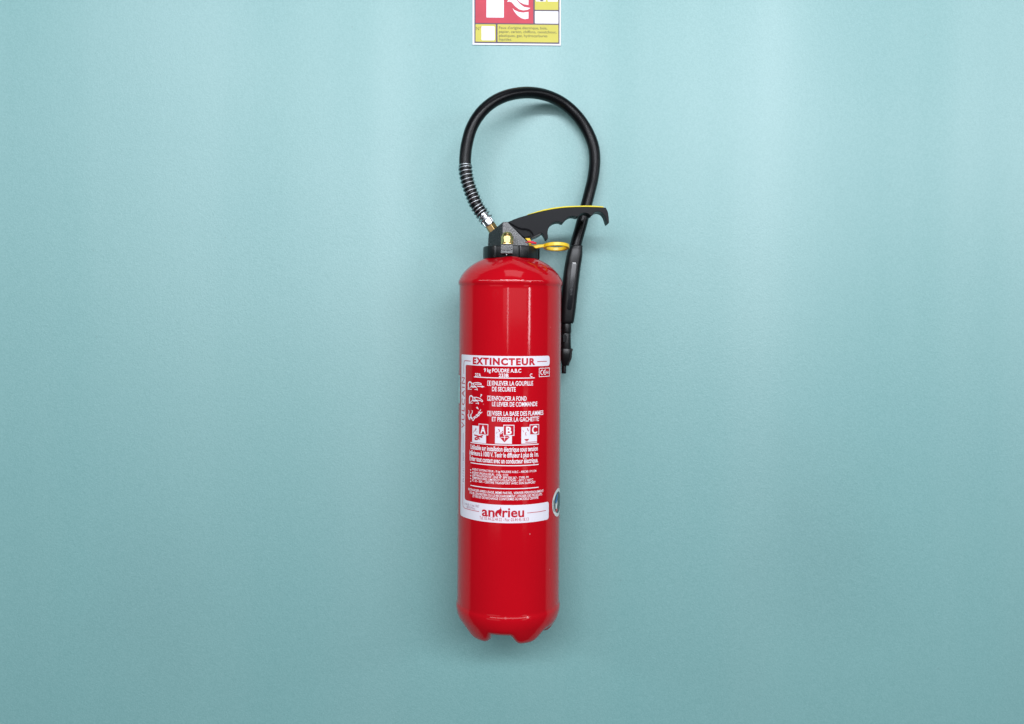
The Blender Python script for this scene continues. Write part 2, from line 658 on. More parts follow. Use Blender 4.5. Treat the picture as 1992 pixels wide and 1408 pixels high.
# hose
hp = [(938.5, 416, .001), (931.8, 406.5, .001), (926.8, 398.5, .000), (921.2, 385, .000), (915.6, 371, .000), (910.9, 356.8, .000), (907.3, 342.6, .000),
      (905.4, 326, .001), (905.0, 307.3, .002), (908.3, 280, .005),
      (917.6, 248, .008), (935.6, 219, .012), (960.5, 197.4, .020), (991, 184.4, .032), (1027.3, 179.8, .052), (1062.4, 185.2, .071),
      (1094.8, 200.4, .086), (1121.8, 224.2, .092), (1142, 253.4, .096), (1154, 283, .095), (1157, 312.7, .091), (1153.7, 345, .085),
      (1147.4, 372, .079), (1139, 404.5, .073), (1130, 439.6, .067), (1123, 464, .064), (1118.5, 483, .062)]
hpath = catmull([P(*q) for q in hp], 8)
bm = bmesh.new()
sweep(bm, hpath, 11.7 * S, 28, uv=True)
hose = finish('hose', bm, M_rubber, ext, sharp=None)

# spring round the foot of the hose
sp_base = catmull([P(*q) for q in [(952.4, 436, .001), (944.8, 424.4, .001)] + hp[0:10]], 24)
sp_base = [p for p in sp_base]
arcl = [0.0]
for i in range(1, len(sp_base)):
    arcl.append(arcl[-1] + (sp_base[i] - sp_base[i - 1]).length)
fr = frames(sp_base)


def at_len(s):
    for i in range(1, len(arcl)):
        if arcl[i] >= s or i == len(arcl) - 1:
            t = (s - arcl[i - 1]) / max(arcl[i] - arcl[i - 1], 1e-9)
            return sp_base[i - 1].lerp(sp_base[i], t), fr[i]


def len_near(u, v):
    q = P(u, v, .001)
    return min(zip(arcl, sp_base), key=lambda z: (z[1] - q).length)[0]


s0, s1 = len_near(948.5, 430), len_near(905.2, 318.5)
pts = []
turns, per = 16.2, 30
N = int(turns * per)
for i in range(N + 1):
    t = i / N
    turn = t * turns
    # evenly pitched coils, the last one and a half closed up
    s = s0 + (s1 - s0) * (turn / 15.6 if turn < 15.0 else (15.0 + 0.3 * (turn - 15.0)) / 15.6)
    c, (tg, n, bb) = at_len(min(s, arcl[-1]))
    rad = (13.1 - (1.0 if turn > 15.2 else 0)) * S
    # the coil leans a little, as a loose spring does
    ang = turn * 2 * math.pi
    pts.append(c + (n * math.cos(ang) + bb * math.sin(ang)) * rad + tg * (0.0013 * math.sin(ang - 1.2)))
bm = bmesh.new()
sweep(bm, pts, 1.3 * S, 8)
finish('spring', bm, M_wire, hose, sharp=None)


# handle: finger-grip lever
def z2(x, y):
    return 870 + x * 340 / 1992, 400 + y * 340 / 1992


def smooth_poly(pts, n=5):
    """pts may hold 'c' marks: (x, y) smooth, (x, y, 1) sharp corner."""
    out, run = [], []
    for p in pts:
        run.append(p[:2])
        if len(p) > 2:
            out += run_points(run, n)
            run = [p[:2]]
    out += run_points(run, n)
    return out


def run_points(run, n):
    if len(run) < 3:
        return [tuple(q) for q in run[:-1]] if len(run) > 1 else [tuple(q) for q in run]
    return [(q.x, q.y) for q in catmull([Vector((x, y, 0)) for x, y in run], n)[:-1]]


hand = [(690, 186, 1), (800, 141), (900, 111), (1100, 60), (1300, 28), (1500, 17), (1660, 17), (1808, 22, 1), (1830, 70), (1839, 120),
        (1844, 172), (1843, 194), (1834, 204), (1822, 190), (1812, 160), (1795, 115), (1765, 80), (1722, 66), (1680, 78), (1652, 108), (1640, 118, 1),
        (1620, 100), (1592, 85), (1555, 82), (1520, 95), (1497, 118), (1478, 127, 1), (1450, 119), (1412, 118), (1370, 138),
        (1338, 170), (1318, 192), (1300, 190, 1), (1270, 180), (1225, 187), (1180, 214), (1153, 258), (1144, 310), (1149, 350),
        (1146, 374), (1132, 385), (1117, 374), (1103, 345), (1084, 316), (1062, 310, 1), (1000, 340, 1), (948, 372, 1), (885, 372, 1)]
outline = [z2(*q) for q in smooth_poly(hand, 5)]
bm = bmesh.new()
extrude_outline(bm, outline, -0.020, 0.018)
handle = finish('handle', bm, M_handle, ext, sharp=32, bevel=0.0011)

pad = [(905, 108, 1), (1100, 58), (1300, 25), (1500, 14), (1660, 14.5), (1785, 20, 1), (1780, 8, 1), (1660, -1), (1500, -1), (1300, 10), (1100, 43), (925, 96, 1)]
bm = bmesh.new()
extrude_outline(bm, [z2(*q) for q in smooth_poly(pad, 5)], -0.0185, 0.0195)
finish('grip_pad', bm, M_yellow2, handle, sharp=32, bevel=0.0006)

# lower lever joint, a separate moulding under the handle with a matt black strip for the shade between
low = [(712, 205, 1), (770, 236), (830, 262), (900, 270), (945, 290), (968, 320), (985, 345, 1), (960, 366, 1), (888, 366, 1)]
low = [(735, 232, 1), (790, 262), (845, 280), (905, 287), (938, 303), (957, 332, 1), (950, 345, 1), (880, 364, 1)]
bm = bmesh.new()
extrude_outline(bm, [z2(*q) for q in smooth_poly(low, 5)], -0.0222, -0.010)
joint = finish('lever_joint', bm, M_handle, handle, sharp=32, bevel=0.0006)
gap = [(706, 196), (735, 212), (790, 244), (845, 264), (905, 271), (945, 287), (968, 314), (980, 340)]
bm = bmesh.new()
gp = catmull([P(*z2(*q), -0.0198) for q in gap], 6)
sweep(bm, gp, [0.0012 + 0.0005 * math.sin(i / len(gp) * 3.1) for i in range(len(gp))], 8)
finish('gap_shade_strip', bm, M_deep, handle)  # solid dark strip in place of a shaded groove
bm = bmesh.new()
c0 = P(*z2(1035, 322), -0.019)
extrude_outline(bm, [z2(*q) for q in ((985, 338), (1050, 296), (1075, 318), (1060, 332), (1003, 362), (940, 384), (935, 372))], -0.0175, 0.012)
finish('latch', bm, M_gloss, handle, sharp=30, bevel=0.0006)


# safety pin: yellow ring with its stem, and the red seal
def z6(x, y):
    return 1010 + x * 110 / 1992, 450 + y * 110 / 1992


pin_y = -0.020
cr = P(*z6(1310, 535), pin_y)
tilt = R2(-9.0)
ro, ri, hh = 24.9 * S, 19.6 * S, 3.5 * S
bm = bmesh.new()
segs = 64
Rt = Matrix.Rotation(tilt, 3, 'X')


def pin_pt(r, ang, z):
    return cr + Rt @ Vector((r * math.cos(ang), r * math.sin(ang), z))


loops = []
for r, z in ((ro, -hh), (ro, hh), (ri, hh), (ri, -hh)):
    loops.append([bm.verts.new(pin_pt(r, 2 * math.pi * k / segs, z)) for k in range(segs)])
for i in range(4):
    j = (i + 1) % 4
    for k in range(segs):
        k2 = (k + 1) % segs
        bm.faces.new((loops[i][k], loops[i][k2], loops[j][k2], loops[j][k]))
pin = finish('safety_pin', bm, M_yellow, ext, sharp=40, bevel=0.0008)
bm = bmesh.new()
stem = [(350, 470), (430, 472), (520, 470), (620, 468), (740, 462), (830, 455), (905, 425), (960, 470), (960, 555), (830, 555), (720, 575), (600, 598), (480, 560), (350, 540)]
extrude_outline(bm, [z6(*q) for q in stem], pin_y - 0.0035, pin_y + 0.0045)
finish('pin_stem', bm, M_yellow, pin, sharp=40, bevel=0.0010)
bm = bmesh.new()
extrude_outline(bm, [z6(*q) for q in ((205, 238), (375, 235), (415, 330), (440, 480), (350, 480), (300, 345))], -0.0215, -0.006)
finish('pin_tab', bm, M_yellow, pin, sharp=40, bevel=0.0008)
bm = bmesh.new()
ss = catmull([P(*z6(*q), -0.0325 + d) for q, d in (((225, 378), 0.002), ((290, 382), 0), ((330, 360), 0), ((420, 378), 0.0), ((510, 398), 0.001), ((585, 415), 0.004))], 8)
n = len(ss)
sweep(bm, ss, [(0.0006 if i < n * 0.3 else 0.0021 * (1 - 0.25 * abs(2 * (i / n) - 1.2))) for i in range(n)], 12)
finish('seal', bm, M_seal, ext, sharp=None)

# discharge gun clipped beside the tank
GY = 0.062
gsec = [(477.4, 1121.0, 11.2), (478.4, 1120.9, 12.3), (482, 1119.7, 13.2), (487, 1118.9, 14.2), (500, 1117.0, 15.5), (518, 1113.9, 15.8), (545, 1110.4, 16.0), (575, 1107.3, 15.6),
        (602, 1105.2, 14.7), (618, 1103.9, 13.8), (626, 1103.2, 13.0), (629, 1103.0, 11.6)]
SG = (D + GY) / F_PX
bm = bmesh.new()
hd_tab = []
for v, u, hw in gsec:
    hd_tab.append((v, u, hw * SG, hw * SG * 1.02))
# subdivide along the length for a smooth shape
fine = catmull([Vector((v, u, h)) for v, u, h, _ in hd_tab], 5)
loft(bm, [(P(q.y, q.x, GY), q.z, q.z * 1.02) for q in fine], 48, 2.9)
gun = finish('discharge_gun', bm, M_black, ext, sharp=50)


def gun_surface(u, v, off):
    """Front surface of the grip at photo point (u, v)."""
    for i in range(1, len(fine)):
        if fine[i].x >= v or i == len(fine) - 1:
            t = (v - fine[i - 1].x) / max(fine[i].x - fine[i - 1].x, 1e-6)
            q = fine[i - 1].lerp(fine[i], t)
            break
    hw = q.z
    y = GY - hw * 1.02
    for _ in range(3):
        x = P(u, v, y).x - P(q.y, v, GY).x
        f = min(abs(x) / hw, 0.98)
        y = GY - hw * 1.02 * (1 - f ** 2.9) ** (1 / 2.9)
    return P(u, v, y - off)


def stadium(c0, c1, hw, n=10):
    d = Vector((c1[0] - c0[0], c1[1] - c0[1]))
    ln_ = d.length
    d /= ln_
    e = Vector((-d.y, d.x))
    out = []
    for k in range(n + 1):
        a = math.pi * (k / n) - math.pi / 2
        out.append(Vector(c1) + d * hw * math.cos(a) + e * hw * math.sin(a))
    for k in range(n + 1):
        a = math.pi * (k / n) + math.pi / 2
        out.append(Vector(c0) + d * hw * math.cos(a) + e * hw * math.sin(a))
    return out


def gun_patch(name, hw, off, m, parent, c0=(1117.0, 514.0), c1=(1107.6, 598.5), depth=0.0006, swell=0.0):
    bm = bmesh.new()
    rows = []
    n = 40
    d = Vector((c1[0] - c0[0], c1[1] - c0[1]))
    ln_ = d.length
    d /= ln_
    e = Vector((d.y, -d.x))
    for i in range(n + 1):
        s = -hw + (ln_ + 2 * hw) * (0.5 - 0.5 * math.cos(math.pi * i / n))
        w = hw
        if s < 0:
            w = math.sqrt(max(hw * hw - s * s, 0.02))
        elif s > ln_:
            w = math.sqrt(max(hw * hw - (s - ln_) ** 2, 0.02))
        c = Vector(c0) + d * s
        bulge = swell * math.sin(math.pi * i / n)
        rows.append([bm.verts.new(gun_surface(*(c + e * w * q), off + bulge)) for q in (-1, -.5, 0, .5, 1)])
    for i in range(n):
        for k in range(4):
            bm.faces.new((rows[i][k], rows[i][k + 1], rows[i + 1][k + 1], rows[i + 1][k]))
    r = bmesh.ops.extrude_face_region(bm, geom=list(bm.faces))
    for g in r['geom']:
        if isinstance(g, bmesh.types.BMVert):
            g.co.y += depth + off + swell
    return finish(name, bm, m, parent, sharp=35)


gun_patch('inlay_rim', 5.1, 0.0004, M_gloss, gun)
M_inlay = mat('inlay_plastic', (0.008, 0.009, 0.011), 0.16, spec=0.9)
inlay = gun_patch('inlay', 4.2, 0.0008, M_inlay, gun, swell=0.0016)

# lever end, neck, nozzle holder of the gun
bm = bmesh.new()
loft(bm, [(P(1101.0 + 0.2, v, GY), hw * SG, hw * SG) for v, hw in ((626, 9.2), (630, 9.9), (632, 10.3), (645, 10.2), (647.5, 9.8), (649, 9.3))], 28, 2.0)
finish('neck', bm, M_black, gun, sharp=40)
bm = bmesh.new()
loft(bm, [(P(1100.4, v, GY), hw * SG, hw * SG) for v, hw in ((648, 9.4), (651, 10.0), (664, 10.2), (676, 10.6), (679, 10.0))], 28, 2.2)
stem_o = finish('gun_barrel', bm, M_black, gun, sharp=40)
bm = bmesh.new()
extrude_outline(bm, [(1094.5, 650), (1102.5, 650), (1102.5, 660), (1101, 664), (1098.5, 665.6), (1095, 664.5)], GY - 0.0102, GY - 0.006)
finish('barrel_slot', bm, M_gloss, stem_o, sharp=40, bevel=0.0005)
bm = bmesh.new()
loft(bm, [(P(1100.0, v, GY), hw * SG, hw * SG) for v, hw in ((677.2, 10.4), (678.2, 11.0), (690, 10.6), (699, 9.6), (706, 8.0), (711, 6.8))], 24, 3.2)
finish('nozzle_holder', bm, M_black, gun, sharp=40, bevel=0.0005)
bm = bmesh.new()
extrude_outline(bm, [(1107.5, 677.5), (1112, 677.3), (1114.6, 678.6), (1114.2, 682), (1113.0, 684), (1112.2, 697), (1108.0, 706), (1105.4, 711.2), (1102.5, 711.0), (1104, 703), (1107.6, 696)],
                GY - 0.007, GY + 0.007)
finish('holder_clip', bm, M_black, gun, sharp=40, bevel=0.0009)
bm = bmesh.new()
loft(bm, [(P(1097.0, v, GY), hw * SG, hw * SG) for v, hw in ((708, 4.6), (722, 4.5), (725.2, 4.6), (726.3, 4.0))], 24, 2.0)
finish('nozzle_tip', bm, M_gloss, gun, sharp=40)

# ------------------------------------------------------------------ lettering


def text_mesh(body, bold=0.0, space=1.0, font_shear=0.0):
    cu = bpy.data.curves.new('t', 'FONT')
    cu.body = body
    cu.size = 1.0
    cu.offset = bold
    cu.resolution_u = 3
    cu.space_character = space
    cu.shear = font_shear
    ob = bpy.data.objects.new('t', cu)
    COL.objects.link(ob)
    dg = bpy.context.evaluated_depsgraph_get()
    me = bpy.data.meshes.new_from_object(ob.evaluated_get(dg))
    bpy.data.objects.remove(ob)
    bpy.data.curves.remove(cu)
    return me


_h = text_mesh('H')
CAP = max(v.co.y for v in _h.vertices)
bpy.data.meshes.remove(_h)


def onto_tank(me, off):
    for v in me.vertices:
        a, z = v.co.x, v.co.y
        v.co = ((RB + off) * math.sin(a / RB), -(RB + off) * math.cos(a / RB), z)


PXH = 0.000803                                  # metres per pixel on the front of the tank


def tank_text(body, u0, u1, vbase, cap_px, m, parent, bold=0.012, off=0.00030, name='lettering', space=1.0):
    """One line of print, from u0 to u1 at the photo, standing on the line through vbase at its middle."""
    me = text_mesh(body, bold, space)
    x0 = min(v.co.x for v in me.vertices)
    x1 = max(v.co.x for v in me.vertices)
    um = (u0 + u1) / 2
    a0, a1 = L(u0, vbase)[0], L(u1, vbase)[0]
    z = L(um, vbase)[1]
    kx = (a1 - a0) / (x1 - x0)
    ky = cap_px * PXH / CAP
    for v in me.vertices:
        v.co = (a0 + (v.co.x - x0) * kx, z + v.co.y * ky, 0)
    if cap_px > 9.5:
        slice_columns(me)
    onto_tank(me, off)
    return link(name, me, m, parent, smooth=False)


def slice_columns(me, step=0.002):
    bm = bmesh.new()
    bm.from_mesh(me)
    xs = [v.co.x for v in bm.verts]
    x = min(xs) + step
    while x < max(xs):
        bmesh.ops.bisect_plane(bm, geom=list(bm.verts) + list(bm.edges) + list(bm.faces), plane_co=(x, 0, 0), plane_no=(1, 0, 0), dist=1e-7)
        x += step
    bm.to_mesh(me)
    bm.free()


def tank_text_up(body, u, v_low, v_high, h_px, m, parent, bold=0.0, off=0.00050, name='lettering', space=1.0):
    """Print reading upward; h_px is the letter height along the arc, in metres."""
    me = text_mesh(body, bold, space)
    x0 = min(v.co.x for v in me.vertices)
    x1 = max(v.co.x for v in me.vertices)
    a, zl = L(u, v_low)
    zh = L(u, v_high)[1]
    k = (zh - zl) / (x1 - x0)
    ky = h_px / CAP
    for v in me.vertices:
        v.co = (a - (v.co.y - CAP / 2) * ky, zl + (v.co.x - x0) * k, 0)
    onto_tank(me, off)
    return link(name, me, m, parent, smooth=False)


class Print:
    """Flat shapes in label coordinates, bent onto the tank."""

    def __init__(self):
        self.bm = bmesh.new()

    def poly(self, pts):
        vs = [self.bm.verts.new((a, z, 0)) for a, z in pts]
        f = self.bm.faces.new(vs)
        f.normal_update()
        bmesh.ops.triangulate(self.bm, faces=[f])

    def poly_px(self, pts):
        self.poly([L(u, v) for u, v in pts])

    def rect(self, a0, a1, z0, z1):
        self.poly([(a0, z0), (a1, z0), (a1, z1), (a0, z1)])

    def frame(self, a0, a1, z0, z1, w):
        self.rect(a0, a1, z1 - w, z1)
        self.rect(a0, a1, z0, z0 + w)
        self.rect(a0, a0 + w, z0 + w, z1 - w)
        self.rect(a1 - w, a1, z0 + w, z1 - w)

    def stroke(self, pts, w):
        pts = [Vector((p[0], p[1], 0)) for p in pts]
        n = len(pts)
        le, ri = [], []
        for i in range(n):
            t = (pts[min(i + 1, n - 1)] - pts[max(i - 1, 0)]).normalized()
            e = Vector((-t.y, t.x, 0)) * w / 2
            le.append(self.bm.verts.new(pts[i] + e))
            ri.append(self.bm.verts.new(pts[i] - e))
        for i in range(n - 1):
            self.bm.faces.new((le[i], ri[i], ri[i + 1], le[i + 1]))

    def stroke_px(self, pts, w_px, smooth=True):
        q = [Vector((*L(u, v), 0)) for u, v in pts]
        if smooth and len(q) > 2:
            q = catmull(q, 4)
        self.stroke(q, w_px * PXH)

    def done(self, name, m, parent, off):
        bm = self.bm
        bmesh.ops.remove_doubles(bm, verts=bm.verts, dist=1e-7)
        xs = [v.co.x for v in bm.verts]
        x, step = min(xs) + 0.003, 0.003
        while x < max(xs):
            g = list(bm.verts) + list(bm.edges) + list(bm.faces)
            bmesh.ops.bisect_plane(bm, geom=g, plane_co=(x, 0, 0), plane_no=(1, 0, 0), dist=1e-7)
            x += step
        for f in bm.faces:
            f.normal_update()
            if f.normal.z < 0:
                f.normal_flip()
        me = bpy.data.meshes.new(name)
        bm.to_mesh(me)
        bm.free()
        onto_tank(me, off)
        return link(name, me, m, parent, smooth=False)


def rounded(a0, a1, z0, z1, r, n=6, corners=(1, 1, 1, 1)):
    """Counter-clockwise rounded rectangle from the lower left."""
    out = []
    for (cx, cz, st), on in zip(((a0 + r, z0 + r, 180), (a1 - r, z0 + r, 270), (a1 - r, z1 - r, 0), (a0 + r, z1 - r, 90)), corners):
        if on:
            for k in range(n + 1):
                t = R2(st + 90 * k / n)
                out.append((cx + r * math.cos(t), cz + r * math.sin(t)))
        else:
            t = R2(st + 45)
            out.append((cx + r * math.copysign(1, math.cos(t)), cz + r * math.copysign(1, math.sin(t))))
    return out


T1, T2 = 0.00025, 0.00050
# white frame of the label: head band, left strip, foot band in one C-shaped print
aL = L(896.9, 860)[0]
aS = L(905.0, 860)[0]
aR = L(1069.0, 702)[0]
aRb = L(1067.2, 1000)[0]
zT = L(983, 692.6)[1]
zT2 = L(983, 712.6)[1]
zB2 = L(975, 982.0)[1]
zB = L(975, 1017.2)[1]
rr = 0.0045


def arc_pts(cx, cz, r, d0, d1, n=6):
    return [(cx + r * math.cos(R2(d0 + (d1 - d0) * k / n)), cz + r * math.sin(R2(d0 + (d1 - d0) * k / n))) for k in range(n + 1)]


pr = Print()
cpts = []
cpts += arc_pts(aL + rr, zB + rr, rr, 180, 270)
cpts += arc_pts(aRb - rr, zB + rr, rr, 270, 360)
cpts += arc_pts(aRb - rr, zB2 - rr, rr, 0, 90)
cpts += arc_pts(aS + rr, zB2 + rr, rr, 270, 180)
cpts += arc_pts(aS + rr * .8, zT2 - rr * .8, rr * .8, 180, 90)
cpts += arc_pts(aR - rr, zT2 + rr, rr, 270, 360)
cpts += arc_pts(aR - rr, zT - rr, rr, 0, 90)
cpts += arc_pts(aL + rr * .6, zT - rr * .6, rr * .6, 90, 180)
pr.poly(cpts)
label = pr.done('front_label', M_white, ext, T1)

# print on the white frame
tank_text('EXTINCTEUR', 920.2, 1041, 709.4, 12.2, M_print, label, bold=0.050, off=T2, space=1.2)
pr = Print()
ax, zx = L(901.8, 720)
q = [L(903.0, 733)] if False else []
za = L(916, 702.2)[1]
ac = L(902.6, 720)[0]
pr.stroke([(ac, L(902, 727)[1]), (ac, za - .004), (ac + .0012, za - .0012), (ac + .004, za), (L(916, 702)[0], za)], 0.0010)
pr.done('printed_line', M_print, label, T2)
pr = Print()
zr = L(1054, 702.9)[1]
pr.stroke([(L(1044.8, 703)[0], zr), (L(1063.5, 703)[0], zr)], 0.0011)
pr.done('printed_line', M_print, label, T2)
for v0, v1 in ((842, 876), (899, 909)):
    pr = Print()
    pr.stroke([(ac, L(902, v0)[1]), (ac, L(902, v1)[1])], 0.0008)
    pr.done('printed_line', M_grey_ink, label, T2)
pr = Print()
zb_ = L(932, 994.8)[1]
pr.stroke([(ac, L(902, 941)[1]), (ac, zb_ + .006), (ac + .0014, zb_ + .0018), (ac + .006, zb_), (L(932.4, 995)[0], zb_)], 0.0009)
pr.done('printed_line', M_print, label, T2)
pr = Print()
zr = L(1025, 997.6)[1]
pr.stroke([(L(1025.6, 997)[0], zr), (L(1061.8, 993)[0], zr)], 0.0009)
pr.done('printed_line', M_print, label, T2)
tank_text_up('VULCAIN', 901.0, 833, 733.5, 0.0105, M_print, label, bold=0.0, off=T2, space=1.25)
tank_text_up('SANS', 901.6, 896, 880, 0.0046, M_grey_ink, label, bold=0.0, off=T2, space=1.3)
tank_text_up('EN 3-7:A1', 901.6, 937, 911, 0.0046, M_grey_ink, label, bold=0.0, off=T2, space=1.2)

# the maker's name with its flame-shaped d
tank_text('an', 937.6, 962.4, 1004.2, 18.0, M_print, label, bold=0.022, off=T2)
tank_text('rieu', 977.2, 1019.4, 1005.6, 18.0, M_print, label, bold=0.022, off=T2)


def z5(x, y):
    return 880 + x * 230 / 1704, 840 + y * 190 / 1408


pr = Print()
fl = [(696, 1076), (703, 1100), (712, 1130), (711, 1160), (700, 1188), (708, 1222), (690, 1210), (672, 1190), (664, 1168), (650, 1180), (646, 1200),
      (654, 1222), (668, 1227), (640, 1226), (620, 1208), (616, 1180), (624, 1150), (648, 1128), (674, 1120), (692, 1104)]
pr.poly_px([z5(*q) for q in fl])
pr.done('flame_emblem', M_print, label, T2)
tank_text('Tel: 03.44.22.44.22 - Fax: 03.44.45.18.13', 933.2, 1028, 1013.6, 6.2, M_print, label, bold=-0.004, off=T2)
tank_text('1, rue du 11 mai 1967', 903.2, 932.4, 984.6, 5.0, M_grey_ink, label, bold=-0.008, off=T2)
tank_text('60110 Meru', 908.4, 924.4, 989.8, 5.0, M_grey_ink, label, bold=-0.008, off=T2)

# white print on the red
lines = [('9 kg POUDRE A.B.C', 941.6, 1013.8, 724.2, 7.0, 0.022), ('27A', 924.2, 935.9, 732.2, 6.2, 0.020), ('233B', 970.3, 989.3, 733.4, 6.6, 0.026),
         ('C', 1030.6, 1035.4, 732.8, 6.2, 0.026),
         ('ENLEVER LA GOUPILLE', 957.8, 1036.8, 749.9, 8.4, 0.016), ('DE SECURITE', 957.2, 1003.2, 761.2, 8.4, 0.016),
         ('ENFONCER A FOND', 957.2, 1024.2, 779.4, 8.4, 0.016), ('LE LEVIER DE COMMANDE', 957.2, 1044.8, 790.6, 8.4, 0.016),
         ('VISER LA BASE DES FLAMMES', 957.0, 1056.6, 808.6, 8.4, 0.016), ('ET PRESSER LA GACHETTE', 957.0, 1048.0, 820.0, 8.4, 0.016),
         ('Utilisable sur installation électrique sous tension', 915.4, 1045.8, 878.2, 9.2, 0.020),
         ('inférieure à 1000 V. Tenir le diffuseur à plus de 1m.', 913.6, 1047.4, 889.6, 9.2, 0.020),
         ('Eviter tout contact avec un conducteur électrique.', 914.0, 1046.4, 901.0, 9.2, 0.020),
         ('AGENT EXTINCTEUR : 9 kg POUDRE A.B.C - ABC40 / P1124', 918.4, 1043.0, 919.6, 4.1, 0.014),
         ('AGENT PROPULSEUR : 150g  CO2', 918.4, 988.6, 924.6, 4.1, 0.014),
         ('CERTIFICATION NF : EN3 N° EP9 030 267 - TYPE: P9', 918.4, 1028.0, 930.8, 4.1, 0.014),
         ("TEMPERATURES LIMITES D'UTILISATION : -20°C / +60°C", 918.4, 1037.0, 936.2, 4.1, 0.014),
         ('FC 32 - SEA - CERTIFIE TRANSPORT AVEC SON SUPPORT', 918.4, 1041.4, 941.8, 4.1, 0.014),
         ('RECHARGER APRES USAGE, MEME PARTIEL, VERIFIER PERIODIQUEMENT', 911.2, 1057.0, 961.0, 4.5, 0.014),
         ("POUR L'ENTRETIEN OU LE RECHARGEMENT, UTILISER DES PRODUITS", 914.0, 1054.2, 967.2, 4.5, 0.014),
         ('ET PIECES DE RECHANGE CONFORMES AU MODELE CERTIFIE', 919.8, 1047.0, 972.8, 4.5, 0.014)]
for body, u0, u1, vb, cap, bold in lines:
    tank_text(body, u0, u1, vb, cap, M_ink, label, bold=bold, off=T1)
for vb in (917.4, 922.6, 928.6, 934.2, 939.6):
    pr = Print()
    a, z = L(915.8, vb - 3.6)
    pr.poly([(a + .0011 * math.cos(R2(45 * k)), z + .0011 * math.sin(R2(45 * k))) for k in range(8)])
    pr.done('bullet', M_ink, label, T1)
for u0, u1, vm in ((922.2, 1040, 735.2), (915.6, 1047.6, 865.6), (915.6, 1047.6, 905.6), (915.6, 1047.4, 950.4)):
    pr = Print()
    z = L((u0 + u1) / 2, vm)[1]
    pr.stroke([(L(u0, vm)[0], z), (L(u1, vm)[0], z)], 0.0013)
    pr.done('printed_line', M_ink, label, T1)


def px_rect(u0, u1, v0, v1):
    um = (u0 + u1) / 2
    return L(u0, (v0 + v1) / 2)[0], L(u1, (v0 + v1) / 2)[0], L(um, v1)[1], L(um, v0)[1]


# approval mark in its box
pr = Print()
pr.frame(*px_rect(1048.4, 1068.9, 715.4, 732.6), 0.0009)
ceb = pr.done('mark_box', M_ink, label, T1)
pr = Print()


def z4(x, y):
    return 880 + x * 230 / 1799, 680 + y * 180 / 1408


pr.stroke_px([z4(1374, 310), z4(1352, 318), z4(1341, 345), z4(1352, 372), z4(1374, 378)], 1.5)
pr.stroke_px([z4(1420, 308), z4(1396, 318), z4(1386, 344), z4(1396, 370), z4(1420, 376)], 1.5)
pr.stroke_px([z4(1388, 342), z4(1414, 341)], 1.4)
pr.done('approval_mark', M_ink, label, T1)
tank_text('0062', 1061.2, 1067.6, 726.4, 4.6, M_ink, label, bold=0.01, off=T1)

# numbered boxes
for num, vt in (('1', 740.4), ('2', 769.6), ('3', 799.2)):
    pr = Print()
    pr.frame(*px_rect(948.2, 955.8, vt, vt + 9.8), 0.0007)
    pr.done('number_box', M_ink, label, T1)
    tank_text(num, *((951.2, 953.0) if num == '1' else (949.9, 954.1)), vt + 8.2, 6.9, M_ink, label, bold=0.008, off=T1)


# the three step pictograms
def z1(x, y):
    return 880 + x * 80 / 866, 720 + y * 130 / 1408


def head_picto(pr, dx, dy):
    def q(x, y):
        return z1(x + dx, y + dy)
    pr.stroke_px([q(338, 410), q(338, 330), q(342, 268), q(372, 245), q(402, 268), q(412, 290)], 2.6)
    pr.stroke_px([q(398, 335), q(412, 285), q(440, 275)], 1.2)
    pr.stroke_px([q(440, 275), q(470, 330), q(500, 345)], 1.6)
    pr.stroke_px([q(395, 335), q(430, 350), q(490, 350)], 2.2)
    pr.stroke_px([q(432, 300), q(436, 350), q(432, 370)], 1.8)
    pr.stroke_px([q(410, 400), q(362, 400), q(372, 365), q(400, 350)], 1.2)
    pr.stroke_px([q(470, 405), q(526, 405), q(524, 420), q(518, 375), q(480, 350)], 1.2)


pr = Print()
head_picto(pr, 0, 0)
pr.stroke_px([z1(445, 272), z1(500, 262), z1(560, 264), z1(608, 284), z1(602, 305), z1(540, 292), z1(480, 300)], 1.4)
pr.stroke_px([z1(515, 335), z1(560, 340), z1(622, 345)], 1.6)
pr.poly_px([z1(618, 322), z1(682, 348), z1(618, 368)])
pr.done('pictogram', M_ink, label, T1)
pr = Print()
head_picto(pr, 24, 292)
pr.stroke_px([z1(468, 570), z1(520, 572), z1(580, 596), z1(636, 640), z1(628, 662), z1(590, 640), z1(520, 630)], 1.4)
pr.poly_px([z1(600, 500), z1(630, 515), z1(588, 580)])
pr.done('pictogram', M_ink, label, T1)
pr = Print()
for s_ in ([(345, 838), (355, 880), (345, 930), (340, 960), (362, 1010), (370, 1048)], [(412, 840), (425, 870), (412, 910), (395, 940), (402, 985), (430, 1020)],
           [(330, 930), (340, 985), (358, 1040)], [(375, 920), (385, 980), (400, 1030)], [(366, 1000), (400, 1000), (436, 1060), (470, 1010)],
           [(440, 1000), (500, 960), (560, 900), (590, 850), (600, 828)], [(455, 1010), (520, 985), (580, 920), (630, 880)],
           [(500, 930), (540, 960), (570, 950)], [(545, 880), (580, 890), (600, 900)]):
    pr.stroke_px([z1(*q) for q in s_], 1.5)
pr.poly_px([z1(502, 795), z1(525, 765), z1(560, 826)])
pr.done('pictogram', M_ink, label, T1)


# fire class panels A, B, C
def zp(x, y):
    return 905 + x * 155 / 1992, 820 + y * 90 / 1157


